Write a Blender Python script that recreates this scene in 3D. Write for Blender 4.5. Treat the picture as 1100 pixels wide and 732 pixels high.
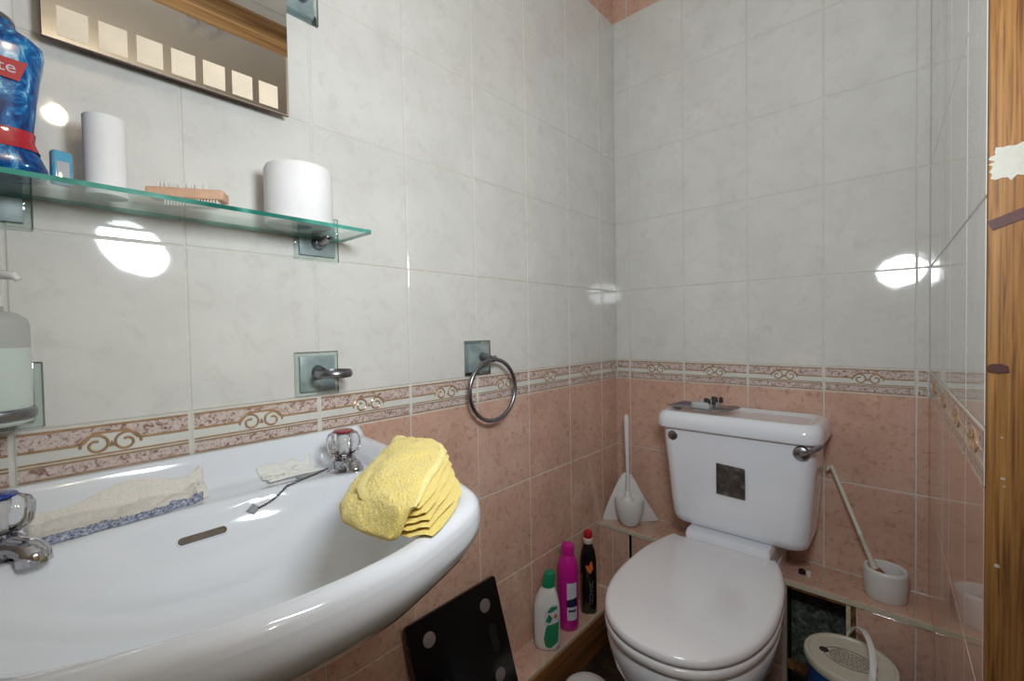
import bpy, bmesh, math, random
import numpy as np
from mathutils import Vector, Matrix, noise
random.seed(7); np.random.seed(7)
S = bpy.context.scene
for o in list(bpy.data.objects): bpy.data.objects.remove(o)
COL = S.collection
H = 0.845                      # height of the underside of the border tiles above the floor
PI = math.pi

# ---------------------------------------------------------------- camera, world, exposure
def cam_axes(a, b, c):
    f = Vector((math.sin(a)*math.cos(b), math.cos(a)*math.cos(b), math.sin(b)))
    r = Vector((math.cos(a), -math.sin(a), 0)); u = r.cross(f)
    return math.cos(c)*r+math.sin(c)*u, -math.sin(c)*r+math.cos(c)*u, f
CR, CU, CF = cam_axes(-0.7324, -0.0236, -0.0174)
cd = bpy.data.cameras.new('camera'); cam = bpy.data.objects.new('camera', cd); COL.objects.link(cam)
cd.sensor_fit = 'HORIZONTAL'; cd.sensor_width = 36; cd.lens = 479.755/1100*36; cd.clip_start = 0.01
cam.matrix_world = Matrix(((CR.x, CU.x, -CF.x, 0.8327), (CR.y, CU.y, -CF.y, -1.5123), (CR.z, CU.z, -CF.z, 0.1854+H), (0, 0, 0, 1)))
S.camera = cam
w = bpy.data.worlds.new('world'); S.world = w; w.use_nodes = True
w.node_tree.nodes['Background'].inputs[0].default_value = (.8, .85, 1, 1)
w.node_tree.nodes['Background'].inputs[1].default_value = .05
S.view_settings.view_transform = 'Standard'; S.view_settings.look = 'None'
S.view_settings.exposure = 0.1; S.view_settings.gamma = 1; S.view_settings.use_curve_mapping = False
LAMP_W = 6.3; UP_W = 4.6; LAMP_POS = Vector((.790, -1.281, .43+H)); LAMP_DIR = Vector((-.68, .73, .05))
HALL_W = 7.5; HALL_POS = Vector((2.25, -1.345, 1.27+H))
BACK_W = 3.0

# ---------------------------------------------------------------- materials
MATS = {}
def nt(name):
    m = bpy.data.materials.new(name); m.use_nodes = True; t = m.node_tree
    MATS[name] = m
    return m, t, t.nodes['Principled BSDF']
def srgb(c):
    return tuple((v/12.92 if v <= .04045 else ((v+.055)/1.055)**2.4) for v in [x/255 for x in c])+(1,)
def setp(b, **k):
    for n, v in k.items():
        b.inputs[n.replace('_', ' ')].default_value = v
def coords(t, scale=(1, 1, 1), rot=(0, 0, 0)):
    tc = t.nodes.new('ShaderNodeTexCoord'); mp = t.nodes.new('ShaderNodeMapping')
    mp.inputs['Scale'].default_value = scale; mp.inputs['Rotation'].default_value = rot
    t.links.new(tc.outputs['Object'], mp.inputs['Vector']); return mp.outputs['Vector']
def ramp(t, fac, stops):
    r = t.nodes.new('ShaderNodeValToRGB'); e = r.color_ramp.elements
    while len(e) < len(stops): e.new(.5)
    for q, (p, c) in zip(e, stops): q.position = p; q.color = c
    t.links.new(fac, r.inputs['Fac']); return r.outputs['Color']
def noise_n(t, vec, scale, detail=4, rough=.55, dist=0):
    n = t.nodes.new('ShaderNodeTexNoise'); n.inputs['Scale'].default_value = scale; n.inputs['Detail'].default_value = detail
    n.inputs['Roughness'].default_value = rough; n.inputs['Distortion'].default_value = dist
    t.links.new(vec, n.inputs['Vector']); return n.outputs['Fac']
def bump(t, b, h, strength, dist=.001):
    bn = t.nodes.new('ShaderNodeBump'); bn.inputs['Strength'].default_value = strength; bn.inputs['Distance'].default_value = dist
    t.links.new(h, bn.inputs['Height']); t.links.new(bn.outputs['Normal'], b.inputs['Normal'])
def mix(t, fac, a, b):
    m = t.nodes.new('ShaderNodeMix'); m.data_type = 'RGBA'
    for s, v in ((0, fac), (6, a), (7, b)):
        if isinstance(v, (tuple, float, int)): m.inputs[s].default_value = v
        else: t.links.new(v, m.inputs[s])
    return m.outputs[2]
def plain(name, c, rough=.4, metal=0., coat=0., var=.06, nscale=30, bmp=0., spec=.5, trans=0.):
    m, t, b = nt(name)
    base = srgb(c); v = coords(t)
    n = noise_n(t, v, nscale, 3)
    dark = tuple(x*(1-var) for x in base[:3])+(1,); lite = tuple(min(1, x*(1+var)) for x in base[:3])+(1,)
    t.links.new(ramp(t, n, [(.3, dark), (.7, lite)]), b.inputs['Base Color'])
    setp(b, Roughness=rough, Metallic=metal, Coat_Weight=coat, Specular_IOR_Level=spec, Transmission_Weight=trans)
    if bmp: bump(t, b, noise_n(t, v, nscale*4, 4), bmp)
    return m

def tile_mat(name, c0, c1, c2, rough, veins, vscale=26):
    m, t, b = nt(name); v = coords(t)
    n1 = noise_n(t, v, 9, 5, .6); n2 = noise_n(t, v, vscale, 6, .7, .6)
    a = ramp(t, n1, [(.32, srgb(c0)), (.68, srgb(c1))])
    f = ramp(t, n2, [(.52, (0, 0, 0, 1)), (.72, (1, 1, 1, 1))])
    mm = t.nodes.new('ShaderNodeMath'); mm.operation = 'MULTIPLY'; t.links.new(f, mm.inputs[0]); mm.inputs[1].default_value = veins
    t.links.new(mix(t, mm.outputs[0], a, srgb(c2)), b.inputs['Base Color'])
    setp(b, Roughness=rough, Coat_Weight=.3, Coat_Roughness=.02)
    bump(t, b, noise_n(t, v, 14, 2), .12, .003)
    return m
tile_mat('white_tile', (211, 209, 203), (220, 218, 212), (186, 180, 170), .05, .35)
tile_mat('pink_tile', (200, 160, 141), (216, 178, 158), (150, 102, 82), .09, .7, 62)
tile_mat('border_tile', (210, 210, 202), (222, 222, 214), (190, 185, 172), .05, .25)
plain('grout', (212, 208, 198), .8, var=.08, nscale=60)
plain('grout_pink', (214, 204, 190), .8, var=.1, nscale=60)
m, t, b = nt('pink_marbling'); v = coords(t)
n = noise_n(t, v, 120, 5, .7, 1.2)
t.links.new(ramp(t, n, [(.42, srgb((212, 198, 190))), (.53, srgb((196, 176, 168))), (.60, srgb((140, 104, 92)))]), b.inputs['Base Color']); setp(b, Roughness=.25, Coat_Weight=.3)
plain('gold_glaze', (178, 142, 108), .28, .25, .3, .18, 90)
plain('ceramic', (230, 233, 238), .10, 0, .6, .01, 8)
plain('seat_plastic', (226, 224, 226), .16, 0, .3, .012, 8)
plain('white_plastic', (222, 220, 216), .35, 0, 0, .03, 40)
plain('cream_plastic', (212, 204, 186), .4, 0, 0, .04, 40)
plain('off_white_trim', (196, 186, 164), .5, 0, 0, .1, 60)
plain('chrome', (190, 190, 196), .12, 1., 0, .04, 40)
plain('spindle_white', (216, 214, 212), .3, 0, .3)
plain('brushed_metal', (140, 140, 146), .3, 1., 0, .08, 60)
plain('worn_chrome', (150, 148, 150), .3, 1., 0, .3, 200)
plain('dark', (12, 12, 12), .5, 0)
plain('gap_black', (8, 7, 7), .9, 0, spec=.05)
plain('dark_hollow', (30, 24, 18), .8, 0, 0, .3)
plain('slot_brown', (104, 92, 80), .7, 0, 0, .3)
plain('black_plastic', (16, 15, 16), .25, 0, .3)
plain('paper', (232, 230, 228), .9, 0, 0, .02, 60, .25, .2)
plain('paper_edge', (205, 196, 180), .9, 0, 0, .05, 60)
plain('cardboard', (150, 124, 96), .9)
plain('brush_wood', (206, 166, 136), .55, 0, 0, .1, 60)
plain('bristle', (225, 222, 215), .5)
plain('brown_bristle', (150, 96, 60), .6, 0, 0, .2)
plain('red_plastic', (178, 26, 44), .3, 0, .4)
plain('red_clear', (150, 50, 56), .12, 0, .6)
plain('blue_clear', (34, 66, 160), .12, 0, .6)
plain('green_plastic', (22, 128, 88), .35, 0, .2)
plain('green_label', (34, 128, 84), .4)
plain('pink_plastic', (196, 20, 140), .3, 0, .4, .04)
plain('blue_tub', (26, 84, 158), .35)
plain('label_white', (205, 200, 208), .5)
plain('label_navy', (36, 30, 62), .5)
plain('label_gold', (150, 110, 50), .4, .3)
plain('ink', (52, 44, 40), .6)
plain('label_flame', (214, 110, 50), .5, 0, 0, .5, 200)
plain('hall_paint', (214, 204, 190), .8, 0, 0, .03, 6)
plain('ceiling_paint', (224, 220, 212), .8, 0, 0, .03, 6)
plain('dark_metal', (96, 96, 100), .35, .6, 0, .3, 300, .3)
plain('silver_foil', (150, 148, 150), .3, .6, 0, .3, 120, .3)
plain('navy_print', (84, 84, 110), .4)
plain('frosted', (236, 220, 196), .5)
plain('mirror_edge', (90, 60, 44), .5, 0, 0, .5, 150)
plain('paint_patch', (176, 172, 160), .6, 0, 0, .05, 90, .5)
plain('dark_recess', (70, 34, 28), .6, 0, 0, .3, 120)
plain('paper_tissue', (232, 230, 222), .8, 0, 0, .03, 60, .2)
plain('scale_glass', (8, 8, 9), .18, 0, .2)
plain('scale_pad', (150, 140, 138), .35, .5, 0, .1)
plain('scale_display', (30, 29, 28), .3)

def thin_glass(name, tint, refl=(1, 1, 1, 1), ior=1.5, rough=.0):
    m = bpy.data.materials.new(name); m.use_nodes = True; t = m.node_tree; t.nodes.clear(); MATS[name] = m
    o = t.nodes.new('ShaderNodeOutputMaterial'); mx = t.nodes.new('ShaderNodeMixShader'); fr = t.nodes.new('ShaderNodeFresnel')
    tr = t.nodes.new('ShaderNodeBsdfTransparent'); gl = t.nodes.new('ShaderNodeBsdfGlossy')
    v = coords(t); n = noise_n(t, v, 40, 3)
    t.links.new(ramp(t, n, [(.3, tint), (.7, tuple(min(1, x*1.02) for x in tint[:3])+(1,))]), tr.inputs['Color'])
    gl.inputs['Color'].default_value = refl; gl.inputs['Roughness'].default_value = rough; fr.inputs['IOR'].default_value = ior
    t.links.new(fr.outputs[0], mx.inputs[0]); t.links.new(tr.outputs[0], mx.inputs[1]); t.links.new(gl.outputs[0], mx.inputs[2])
    t.links.new(mx.outputs[0], o.inputs['Surface']); return m
thin_glass('shelf_glass', (.90, .95, .93, 1))
thin_glass('acrylic', (.96, .96, .97, 1), ior=1.45)
plain('blue_acrylic', (96, 176, 210), .2, 0, .5, .12, 80, trans=.25)
plain('dome_plastic', (176, 178, 180), .15, 0, .4)
thin_glass('plate_glass', (.93, .96, .95, 1))
m, t, b = nt('glass_edge'); v = coords(t)
t.links.new(ramp(t, noise_n(t, v, 12, 2), [(.35, srgb((20, 96, 84))), (.5, srgb((80, 160, 144))), (.66, srgb((30, 110, 96)))]), b.inputs['Base Color']); setp(b, Roughness=.08, Coat_Weight=.5)
m, t, b = nt('plate_back'); v = coords(t)
n1 = noise_n(t, v, 30, 3); n2 = noise_n(t, v, 300, 3)
a = ramp(t, n1, [(.3, srgb((120, 136, 136))), (.7, srgb((158, 172, 170)))])
t.links.new(mix(t, ramp(t, n2, [(.68, (0, 0, 0, 1)), (.74, (.7, .7, .7, 1))]), a, srgb((200, 206, 200))), b.inputs['Base Color']); setp(b, Roughness=.35, Metallic=.1)
m, t, b = nt('mirror_silver'); v = coords(t)
t.links.new(ramp(t, noise_n(t, v, 20, 2), [(.3, (.80, .79, .77, 1)), (.7, (.84, .83, .81, 1))]), b.inputs['Base Color']); setp(b, Roughness=.01, Metallic=1.)
m, t, b = nt('frosted_soap'); v = coords(t)
t.links.new(ramp(t, noise_n(t, v, 10, 2), [(.3, srgb((196, 208, 200))), (.7, srgb((204, 216, 208)))]), b.inputs['Base Color']); setp(b, Roughness=.3, Subsurface_Weight=.2)
m, t, b = nt('frosted_empty'); v = coords(t)
t.links.new(ramp(t, noise_n(t, v, 10, 2), [(.3, srgb((168, 170, 164))), (.7, srgb((180, 182, 176)))]), b.inputs['Base Color']); setp(b, Roughness=.3)
def wood(name, c0, c1, c2, axis=2, rough=.45, sc=1.0):
    m, t, b = nt(name); s = [55*sc]*3; s[axis] = 1.6*sc
    v = coords(t, tuple(s)); v2 = coords(t, tuple(x*4 for x in s))
    a = ramp(t, noise_n(t, v, 1.2, 3, .5, .5), [(.3, srgb(c0)), (.52, srgb(c1)), (.66, srgb(c2))])
    t.links.new(a, b.inputs['Base Color']); setp(b, Roughness=rough, Specular_IOR_Level=.3)
    bump(t, b, noise_n(t, v2, 1, 2), .2); return m
wood('pine', (156, 112, 62), (134, 92, 48), (100, 66, 34), 2, .6, 4.5)
wood('pine_head', (176, 140, 96), (156, 116, 72), (122, 86, 50), 1)
wood('ledge_wood', (158, 108, 62), (128, 84, 48), (84, 54, 32), 1)
m, t, b = nt('floor_vinyl'); v = coords(t)
a = ramp(t, noise_n(t, v, 14, 7, .7, 1.5), [(.35, srgb((40, 33, 28))), (.55, srgb((70, 60, 50))), (.7, srgb((110, 100, 86)))])
t.links.new(a, b.inputs['Base Color']); setp(b, Roughness=.35)
m, t, b = nt('niche_stone'); v = coords(t)
a = ramp(t, noise_n(t, v, 30, 7, .7, 2), [(.38, srgb((44, 47, 42))), (.55, srgb((96, 102, 92))), (.68, srgb((150, 152, 138)))])
t.links.new(a, b.inputs['Base Color']); setp(b, Roughness=.4)
m, t, b = nt('mouthwash'); v = coords(t, (1, 1, .55), (.6, 0, 0))
n = noise_n(t, v, 42, 5, .65, 2.2)
t.links.new(ramp(t, n, [(.38, srgb((8, 50, 104))), (.48, srgb((10, 84, 150))), (.56, srgb((30, 124, 184))), (.66, srgb((160, 212, 228)))]), b.inputs['Base Color']); setp(b, Roughness=.15, Coat_Weight=.1)
m, t, b = nt('sticker'); v = coords(t)
t.links.new(ramp(t, noise_n(t, v, 55, 4, .6), [(.35, srgb((44, 38, 34))), (.55, srgb((72, 64, 58))), (.7, srgb((104, 98, 90)))]), b.inputs['Base Color']); setp(b, Roughness=.5)
m, t, b = nt('towel_yellow'); v = coords(t)
t.links.new(ramp(t, noise_n(t, v, 620, 2, .8), [(.28, srgb((226, 190, 84))), (.5, srgb((250, 226, 126))), (.72, srgb((255, 240, 168)))]), b.inputs['Base Color'])
setp(b, Roughness=.95, Sheen_Weight=.3, Specular_IOR_Level=.1); bump(t, b, noise_n(t, v, 520, 3, .7), .8, .0022)
m, t, b = nt('towel_pale'); v = coords(t)
t.links.new(ramp(t, noise_n(t, v, 420, 2, .8), [(.3, srgb((238, 220, 140))), (.7, srgb((248, 234, 170)))]), b.inputs['Base Color'])
setp(b, Roughness=.95, Specular_IOR_Level=.1); bump(t, b, noise_n(t, v, 420, 3, .7), .5, .0015)
m, t, b = nt('flannel'); v = coords(t)
t.links.new(ramp(t, noise_n(t, v, 500, 3, .8), [(.30, srgb((200, 184, 164))), (.40, srgb((236, 230, 220))), (.7, srgb((244, 240, 232)))]), b.inputs['Base Color'])
setp(b, Roughness=.95, Specular_IOR_Level=.1); bump(t, b, noise_n(t, v, 400, 3, .7), .8, .002)
m, t, b = nt('flannel_edge'); v = coords(t)
t.links.new(ramp(t, noise_n(t, v, 260, 4, .8), [(.36, srgb((60, 60, 84))), (.50, srgb((150, 156, 178))), (.64, srgb((206, 208, 216)))]), b.inputs['Base Color'])
setp(b, Roughness=.95, Specular_IOR_Level=.1); bump(t, b, noise_n(t, v, 300, 3, .7), .8, .002)

# ---------------------------------------------------------------- mesh helpers
class MB:
    """collects geometry with material slots; build() links it as one mesh object"""
    def __init__(s): s.v = []; s.f = []; s.m = []; s.names = []; s.flat = set()
    def mi(s, name):
        if name not in s.names: s.names.append(name)
        return s.names.index(name)
    def add(s, vs, fs, mat, flat=False):
        b = len(s.v); s.v += [tuple(x) for x in vs]; k = s.mi(mat)
        for f in fs:
            if flat: s.flat.add(len(s.f))
            s.f.append([i+b for i in f]); s.m.append(k)
        return s
    def box(s, lo, hi, mat, bev=0., seg=2, R=None, rims=None):
        bm = bmesh.new(); bmesh.ops.create_cube(bm, size=1)
        c = [(a+b)/2 for a, b in zip(lo, hi)]; d = [b-a for a, b in zip(lo, hi)]
        for q in bm.verts: q.co = Vector((q.co.x*d[0], q.co.y*d[1], q.co.z*d[2]))
        if bev: bmesh.ops.bevel(bm, geom=list(bm.edges), offset=bev, segments=seg, profile=.5, affect='EDGES')
        for q in bm.verts:
            if R is not None: q.co = R @ q.co
            q.co += Vector(c)
        s.bm(bm, mat); return s
    def bm(s, bm, mat):
        bm.verts.index_update()
        s.add([v.co for v in bm.verts], [[v.index for v in f.verts] for f in bm.faces], mat); bm.free()
    def loft(s, rings, mat, cap0=True, cap1=True, closed=True):
        n = len(rings[0]); vs = [p for r in rings for p in r]; fs = []
        for i in range(len(rings)-1):
            for j in range(n if closed else n-1):
                a = i*n+j; b2 = i*n+(j+1) % n
                fs.append([a, b2, b2+n, a+n])
        if cap0: fs.append(list(range(n))[::-1])
        if cap1: fs.append([(len(rings)-1)*n+j for j in range(n)])
        return s.add(vs, fs, mat)
    def lathe(s, prof, mat, c=(0, 0, 0), n=40, axis='z', sx=1., sy=1., caps=(True, True), th0=0, th1=2*PI):
        rings = []
        for r, z in prof:
            ring = []
            for k in range(n):
                a = 2*PI*k/n
                p = (r*math.cos(a)*sx, r*math.sin(a)*sy, z)
                if axis == 'x': p = (p[2], p[0], p[1])
                elif axis == 'y': p = (p[1], p[2], p[0])
                ring.append((p[0]+c[0], p[1]+c[1], p[2]+c[2]))
            rings.append(ring)
        return s.loft(rings, mat, *caps)
    def tube(s, pts, r, mat, n=10, closed=False, sq=1., up=None):
        pts = [Vector(p) for p in pts]; rings = []; N = len(pts)
        last = None
        for i, p in enumerate(pts):
            a = pts[(i-1) % N] if (closed or i > 0) else p; b = pts[(i+1) % N] if (closed or i < N-1) else p
            d = (b-a).normalized()
            if up is not None: u = Vector(up)
            elif last is None: u = Vector((0, 0, 1)) if abs(d.z) < .9 else Vector((1, 0, 0))
            else: u = last
            u = (u-d*u.dot(d)).normalized(); last = u; w2 = d.cross(u)
            rr = r[i] if isinstance(r, (list, tuple)) else r
            rings.append([p+u*rr*sq*math.cos(2*PI*k/n)+w2*rr*math.sin(2*PI*k/n) for k in range(n)])
        if closed: rings.append(rings[0]); return s.loft(rings, mat, False, False)
        return s.loft(rings, mat)
    def prism(s, poly, z0, z1, mat, bev=0.):
        bm = bmesh.new(); vs = [bm.verts.new((x, y, z0)) for x, y in poly]; f = bm.faces.new(vs)
        r = bmesh.ops.extrude_face_region(bm, geom=[f])
        for e in r['geom']:
            if isinstance(e, bmesh.types.BMVert): e.co.z = z1
        bmesh.ops.recalc_face_normals(bm, faces=bm.faces)
        if bev: bmesh.ops.bevel(bm, geom=list(bm.edges), offset=bev, segments=2, profile=.5, affect='EDGES')
        s.bm(bm, mat); return s
    def build(s, name, parent=None, loc=None, angle=35, rot=None, fixn=True):
        me = bpy.data.meshes.new(name); me.from_pydata(s.v, [], s.f)
        for n in s.names: me.materials.append(MATS[n])
        me.polygons.foreach_set('material_index', s.m)
        me.polygons.foreach_set('use_smooth', [True]*len(s.f)); me.update()
        if fixn:
            bm = bmesh.new(); bm.from_mesh(me); bmesh.ops.recalc_face_normals(bm, faces=bm.faces); bm.to_mesh(me); bm.free()
        me.set_sharp_from_angle(angle=math.radians(angle))
        o = bpy.data.objects.new(name, me); COL.objects.link(o)
        if parent: o.parent = parent
        if loc is not None: o.location = loc
        if rot is not None: o.rotation_euler = rot
        return o
def tag(o, label=None, cat=None, group=None, kind=None):
    for k, v in (('label', label), ('category', cat), ('group', group), ('kind', kind)):
        if v: o[k] = v
    return o
def thing(name, label, cat, loc=(0, 0, 0), rz=0, group=None):
    o = bpy.data.objects.new(name, None); COL.objects.link(o); o.location = loc; o.rotation_euler = (0, 0, rz); o.empty_display_size = .05
    return tag(o, label, cat, group)
def lettering(text, size, mat, parent, loc, rot, name='lettering', depth=.0002, extrude=.0001, align='CENTER', sx=1.):
    c = bpy.data.curves.new('t', 'FONT'); c.body = text; c.size = size; c.extrude = extrude; c.align_x = align; c.align_y = 'CENTER'; c.resolution_u = 3
    o = bpy.data.objects.new('t', c); COL.objects.link(o); bpy.context.view_layer.update()
    me = bpy.data.meshes.new_from_object(o.evaluated_get(bpy.context.evaluated_depsgraph_get()))
    bpy.data.objects.remove(o); me.materials.clear(); me.materials.append(MATS[mat])
    o = bpy.data.objects.new(name, me); COL.objects.link(o); o.parent = parent; o.location = loc; o.rotation_euler = rot; o.scale = (sx, 1, 1)
    return o
def catmull(pts, n=8, closed=False):
    P = [Vector(p) for p in pts]; out = []; N = len(P)
    for i in range(N if closed else N-1):
        p0 = P[(i-1) % N] if closed or i > 0 else P[i]; p1 = P[i]; p2 = P[(i+1) % N]; p3 = P[(i+2) % N] if closed or i < N-2 else p2
        for k in range(n):
            t = k/n; out.append(.5*((2*p1)+(p2-p0)*t+(2*p0-5*p1+4*p2-p3)*t*t+(-p0+3*p1-3*p2+p3)*t**3))
    if not closed: out.append(P[-1])
    return out
def sstep(x, a, b):
    t = min(1, max(0, (x-a)/(b-a))); return t*t*(3-2*t)
def rrect(w2, d2, r, n=6):
    out = []
    for cx, cy, a0 in ((w2-r, d2-r, 0), (-w2+r, d2-r, PI/2), (-w2+r, -d2+r, PI), (w2-r, -d2+r, 1.5*PI)):
        for k in range(n+1):
            a = a0+PI/2*k/n; out.append((cx+r*math.cos(a), cy+r*math.sin(a)))
    return out

# ---------------------------------------------------------------- tiled walls
YC = [0, .1108, .3107, .5185, .7244, .9286, 1.1337, 1.3343, 1.5185, 1.72, 1.92, 2.0]
XC = [0, .0568, .256, .4524, .6463, .8385, .8645]
ZR = [-.845, -.7455, -.4973, -.2482, 0, .0673, .3224, .5714, .8116, 1.0531, 1.3077, 1.5]
G = .0016; TH = .0016
def tile_at(mb, O, U, V, N, u0, u1, v0, v1, mat, th=TH, g=G, bev=.0014):
    a = [(u0+g, v0+g), (u1-g, v0+g), (u1-g, v1-g), (u0+g, v1-g)]
    bb = [(u0+g+bev, v0+g+bev), (u1-g-bev, v0+g+bev), (u1-g-bev, v1-g-bev), (u0+g+bev, v1-g-bev)]
    vs = [O+U*x+V*y for x, y in a]+[O+U*x+V*y+N*(th*.45) for x, y in a]+[O+U*x+V*y+N*th for x, y in bb]
    fs = [[8, 9, 10, 11]]
    for k in range(4):
        j = (k+1) % 4; fs.append([k, j, j+4, k+4]); fs.append([k+4, j+4, j+8, k+8])
    mb.add(vs, fs, mat)
def motif(mb, O, U, V, N, f0, f1, c0, c1, v0, v1, flip=False):
    """relief border decoration; f0..f1 the whole tile, c0..c1 the part that is there"""
    Wd, Ht = f1-f0, v1-v0; ca, cb = c0+.0035, c1-.0035
    def P(s, q, h=TH): return O+U*(f0+Wd*((1-s) if flip else s))+V*(v0+Ht*q)+N*h
    def inside(s):
        u = f0+Wd*((1-s) if flip else s); return ca <= u <= cb
    def strip(fun_lo, fun_hi, mat, h, n=44):
        for k in range(n):
            s0 = .02+.96*k/n; s1 = .02+.96*(k+1)/n
            if inside(s0) and inside(s1):
                vs = [P(s0, fun_lo(s0), h), P(s1, fun_lo(s1), h), P(s1, fun_hi(s1), h), P(s0, fun_hi(s0), h)]
                mb.add(vs, [[0, 1, 2, 3]], mat)
    def low(s):
        d = abs(s-.5); return .60+.20*(1-sstep(d, .09, .17))
    strip(low, lambda s: .93, 'pink_marbling', TH+.0003)
    strip(lambda s: .07, lambda s: .27, 'pink_marbling', TH+.0003)
    def line(pts, r):
        run = []
        for s, q in pts:
            if inside(s): run.append(P(s, q, TH+.0002))
            elif len(run) > 1: mb.tube(run, r, 'gold_glaze', 6); run = []
            else: run = []
        if len(run) > 1: mb.tube(run, r, 'gold_glaze', 6)
    xs = [.02+.96*k/50 for k in range(51)]
    line([(s, .94) for s in xs], .0017); line([(s, low(s)) for s in xs], .0018)
    line([(s, .36) for s in xs], .0013); line([(s, .295) for s in xs], .0013); line([(s, .05) for s in xs], .0012)
    asp = Wd/Ht
    for sg in (-1, 1):
        pts = []
        for k in range(26):
            a = k/25; th = -PI*.55+a*PI*2.7; r = .245*(1-a*.72)
            pts.append((.5+sg*(.085+r*math.sin(th)*-1/asp), .56+r*math.cos(th)*.95))
        line(pts, .0019)
    line([(.49, .5), (.5, .6), (.51, .5)], .0016)
def frame_wall(name, O, U, N, cols, thick, umax, flipm=False, skip=None, parent=None, zmin=-.845):
    O = Vector(O); U = Vector(U).normalized(); N = Vector(N).normalized(); V = Vector((0, 0, 1)); mb = MB()
    umin = cols[0]
    # grout plane + solid back
    def solid(u0, u1, z0, z1, mat):
        vs = [O+U*u+V*(z+H)+N*h for h in (0, -thick) for u, z in ((u0, z0), (u1, z0), (u1, z1), (u0, z1))]
        mb.add(vs, [[0, 1, 2, 3], [7, 6, 5, 4], [0, 4, 5, 1], [1, 5, 6, 2], [2, 6, 7, 3], [3, 7, 4, 0]], mat)
    if skip is None: solid(umin, umax, zmin, 1.5, 'grout')
    else:
        us, zs = skip; solid(umin, us, zmin, 1.5, 'grout'); solid(us, umax, zs, 1.5, 'grout')
    for i in range(len(cols)-1):
        u0, u1 = cols[i], cols[i+1]
        for j in range(len(ZR)-1):
            z0, z1 = ZR[j], ZR[j+1]
            if skip is not None and u0 >= skip[0]-.001:
                if z1 < skip[1]: continue
                z0 = max(z0, skip[1])
            mat = 'pink_tile' if (j < 4 or (j == 10 and not (skip is not None and u0 >= .79))) else ('border_tile' if j == 4 else 'white_tile')
            tile_at(mb, O, U, V, N, u0, u1, z0+H, z1+H, mat)
            if j == 4:
                wdt = .2
                if u1-u0 > .15: f0, f1 = u0, u1
                elif i == 0: f0, f1 = u1-wdt, u1
                else: f0, f1 = u0, u0+wdt
                motif(mb, O, U, V, N, f0, f1, u0, u1, z0+H, z1+H, flipm)
    return tag(mb.build(name, fixn=False, angle=20), kind='structure')
# left wall (washbasin), along -y
frame_wall('wall_left', (0, 0, 0), (0, -1, 0), (1, 0, 0), YC, .1, 2.0)
frame_wall('wall_back', (0, 0, 0), (1, 0, 0), (0, -1, 0), XC, .1, .8645)
RU = Vector((.0285, -.8, 0)).normalized(); RN = Vector((-RU.y, RU.x, 0))*-1
RN = Vector((RU.y, -RU.x, 0))
if RN.x > 0: RN = -RN
RC = [0, .05, .25, .45, .65, .80]
RL = .8005
frame_wall('wall_right', (.8645, 0, 0), RU, RN, RC+[1.0, 1.2, 1.4, 1.6, 1.8, 2.0], .02, 2.0, skip=(.80, 1.27))
def slab(name, lo, hi, mat, kind='structure'):
    return tag(MB().box(lo, hi, mat).build(name), kind=kind)
slab('floor', (-.1, -2.1, -.1), (3.0, .1, 0), 'floor_vinyl')
slab('ceiling', (-.1, -2.1, 1.5+H), (3.0, .1, 1.6+H), 'ceiling_paint')
slab('wall_front', (-.1, -2.1, 0), (3.0, -2.0, 1.5+H), 'hall_paint')
slab('wall_hall', (2.9, -2.0, 0), (3.0, 0, 1.5+H), 'hall_paint')
slab('wall_hall_end', (1.05, -.05, 0), (2.9, .05, 1.5+H), 'hall_paint')
slab('wall_hall_side', (.93, -.78, 0), (1.05, -.05, 1.5+H), 'hall_paint')
slab('wall_right_near', (.93, -2.0, 0), (1.0, -1.60, 1.27+H), 'hall_paint')
# door lining
mb = MB(); mb.box((.8915, -.815, 0), (.93, -.801, 1.205+H), 'pine', .002)
post = tag(mb.build('trim_1'), kind='structure')
# paint patch, recesses on the post (thin real patches)
def blob_patch(cx, cz, w_, h_, seedv, jag, n=40):
    out = []
    for k in range(n):
        a = 2*PI*k/n; r = 1+jag*noise.noise(Vector((math.cos(a)*4.5, math.sin(a)*4.5, seedv)))
        c_, s_ = math.cos(a), math.sin(a)
        q = (abs(c_)**4+abs(s_)**4)**(-.25)
        out.append((cx+w_*c_*q*r, cz+h_*s_*q*r))
    return out
def xz_plate(mb, poly, y0, y1, mat):
    n = len(poly); vs = [(x, y0, z) for x, z in poly]+[(x, y1, z) for x, z in poly]
    fs = [list(range(n)), list(range(2*n-1, n-1, -1))]+[[k, (k+1) % n, (k+1) % n+n, k+n] for k in range(n)]
    mb.add(vs, fs, mat)
mb = MB(); xz_plate(mb, blob_patch(.912, .352+H, .020, .016, 3, .35), -.8158, -.8146, 'paint_patch')
mb.build('paint_patch', post)
mb = MB()
for (x0, z0, x1, z1, r) in ((.8925, .288, .93, .303, .0065),):
    d = Vector((x1-x0, 0, z1-z0)); L_ = d.length; d.normalize(); nn = Vector((-d.z, 0, d.x)); pl_ = []
    for k in range(13):
        s_ = k/12; pl_.append((x0+d.x*L_*s_-nn.x*r, z0+H+d.z*L_*s_-nn.z*r*(1 if s_ < .8 else .5)))
    for k in range(12, -1, -1):
        s_ = k/12; pl_.append((x0+d.x*L_*s_+nn.x*r*.7, z0+H+d.z*L_*s_+nn.z*r*(.7 if s_ < .8 else .3)))
    xz_plate(mb, pl_, -.8160, -.8145, 'dark_recess')
xz_plate(mb, blob_patch(.8995, .1355+H, .0078, .0048, 7, .3), -.8160, -.8145, 'dark_recess')
mb.build('hinge_recess', post)
mb = MB()
for x, z, r in ((.903, .062, .0008), (.904, .018, .0014), (.905, .010, .0008), (.900, -.077, .0019)):
    xz_plate(mb, blob_patch(x, z+H, r, r, x*100, .6, 12), -.8157, -.8146, 'paint_patch')
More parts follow.
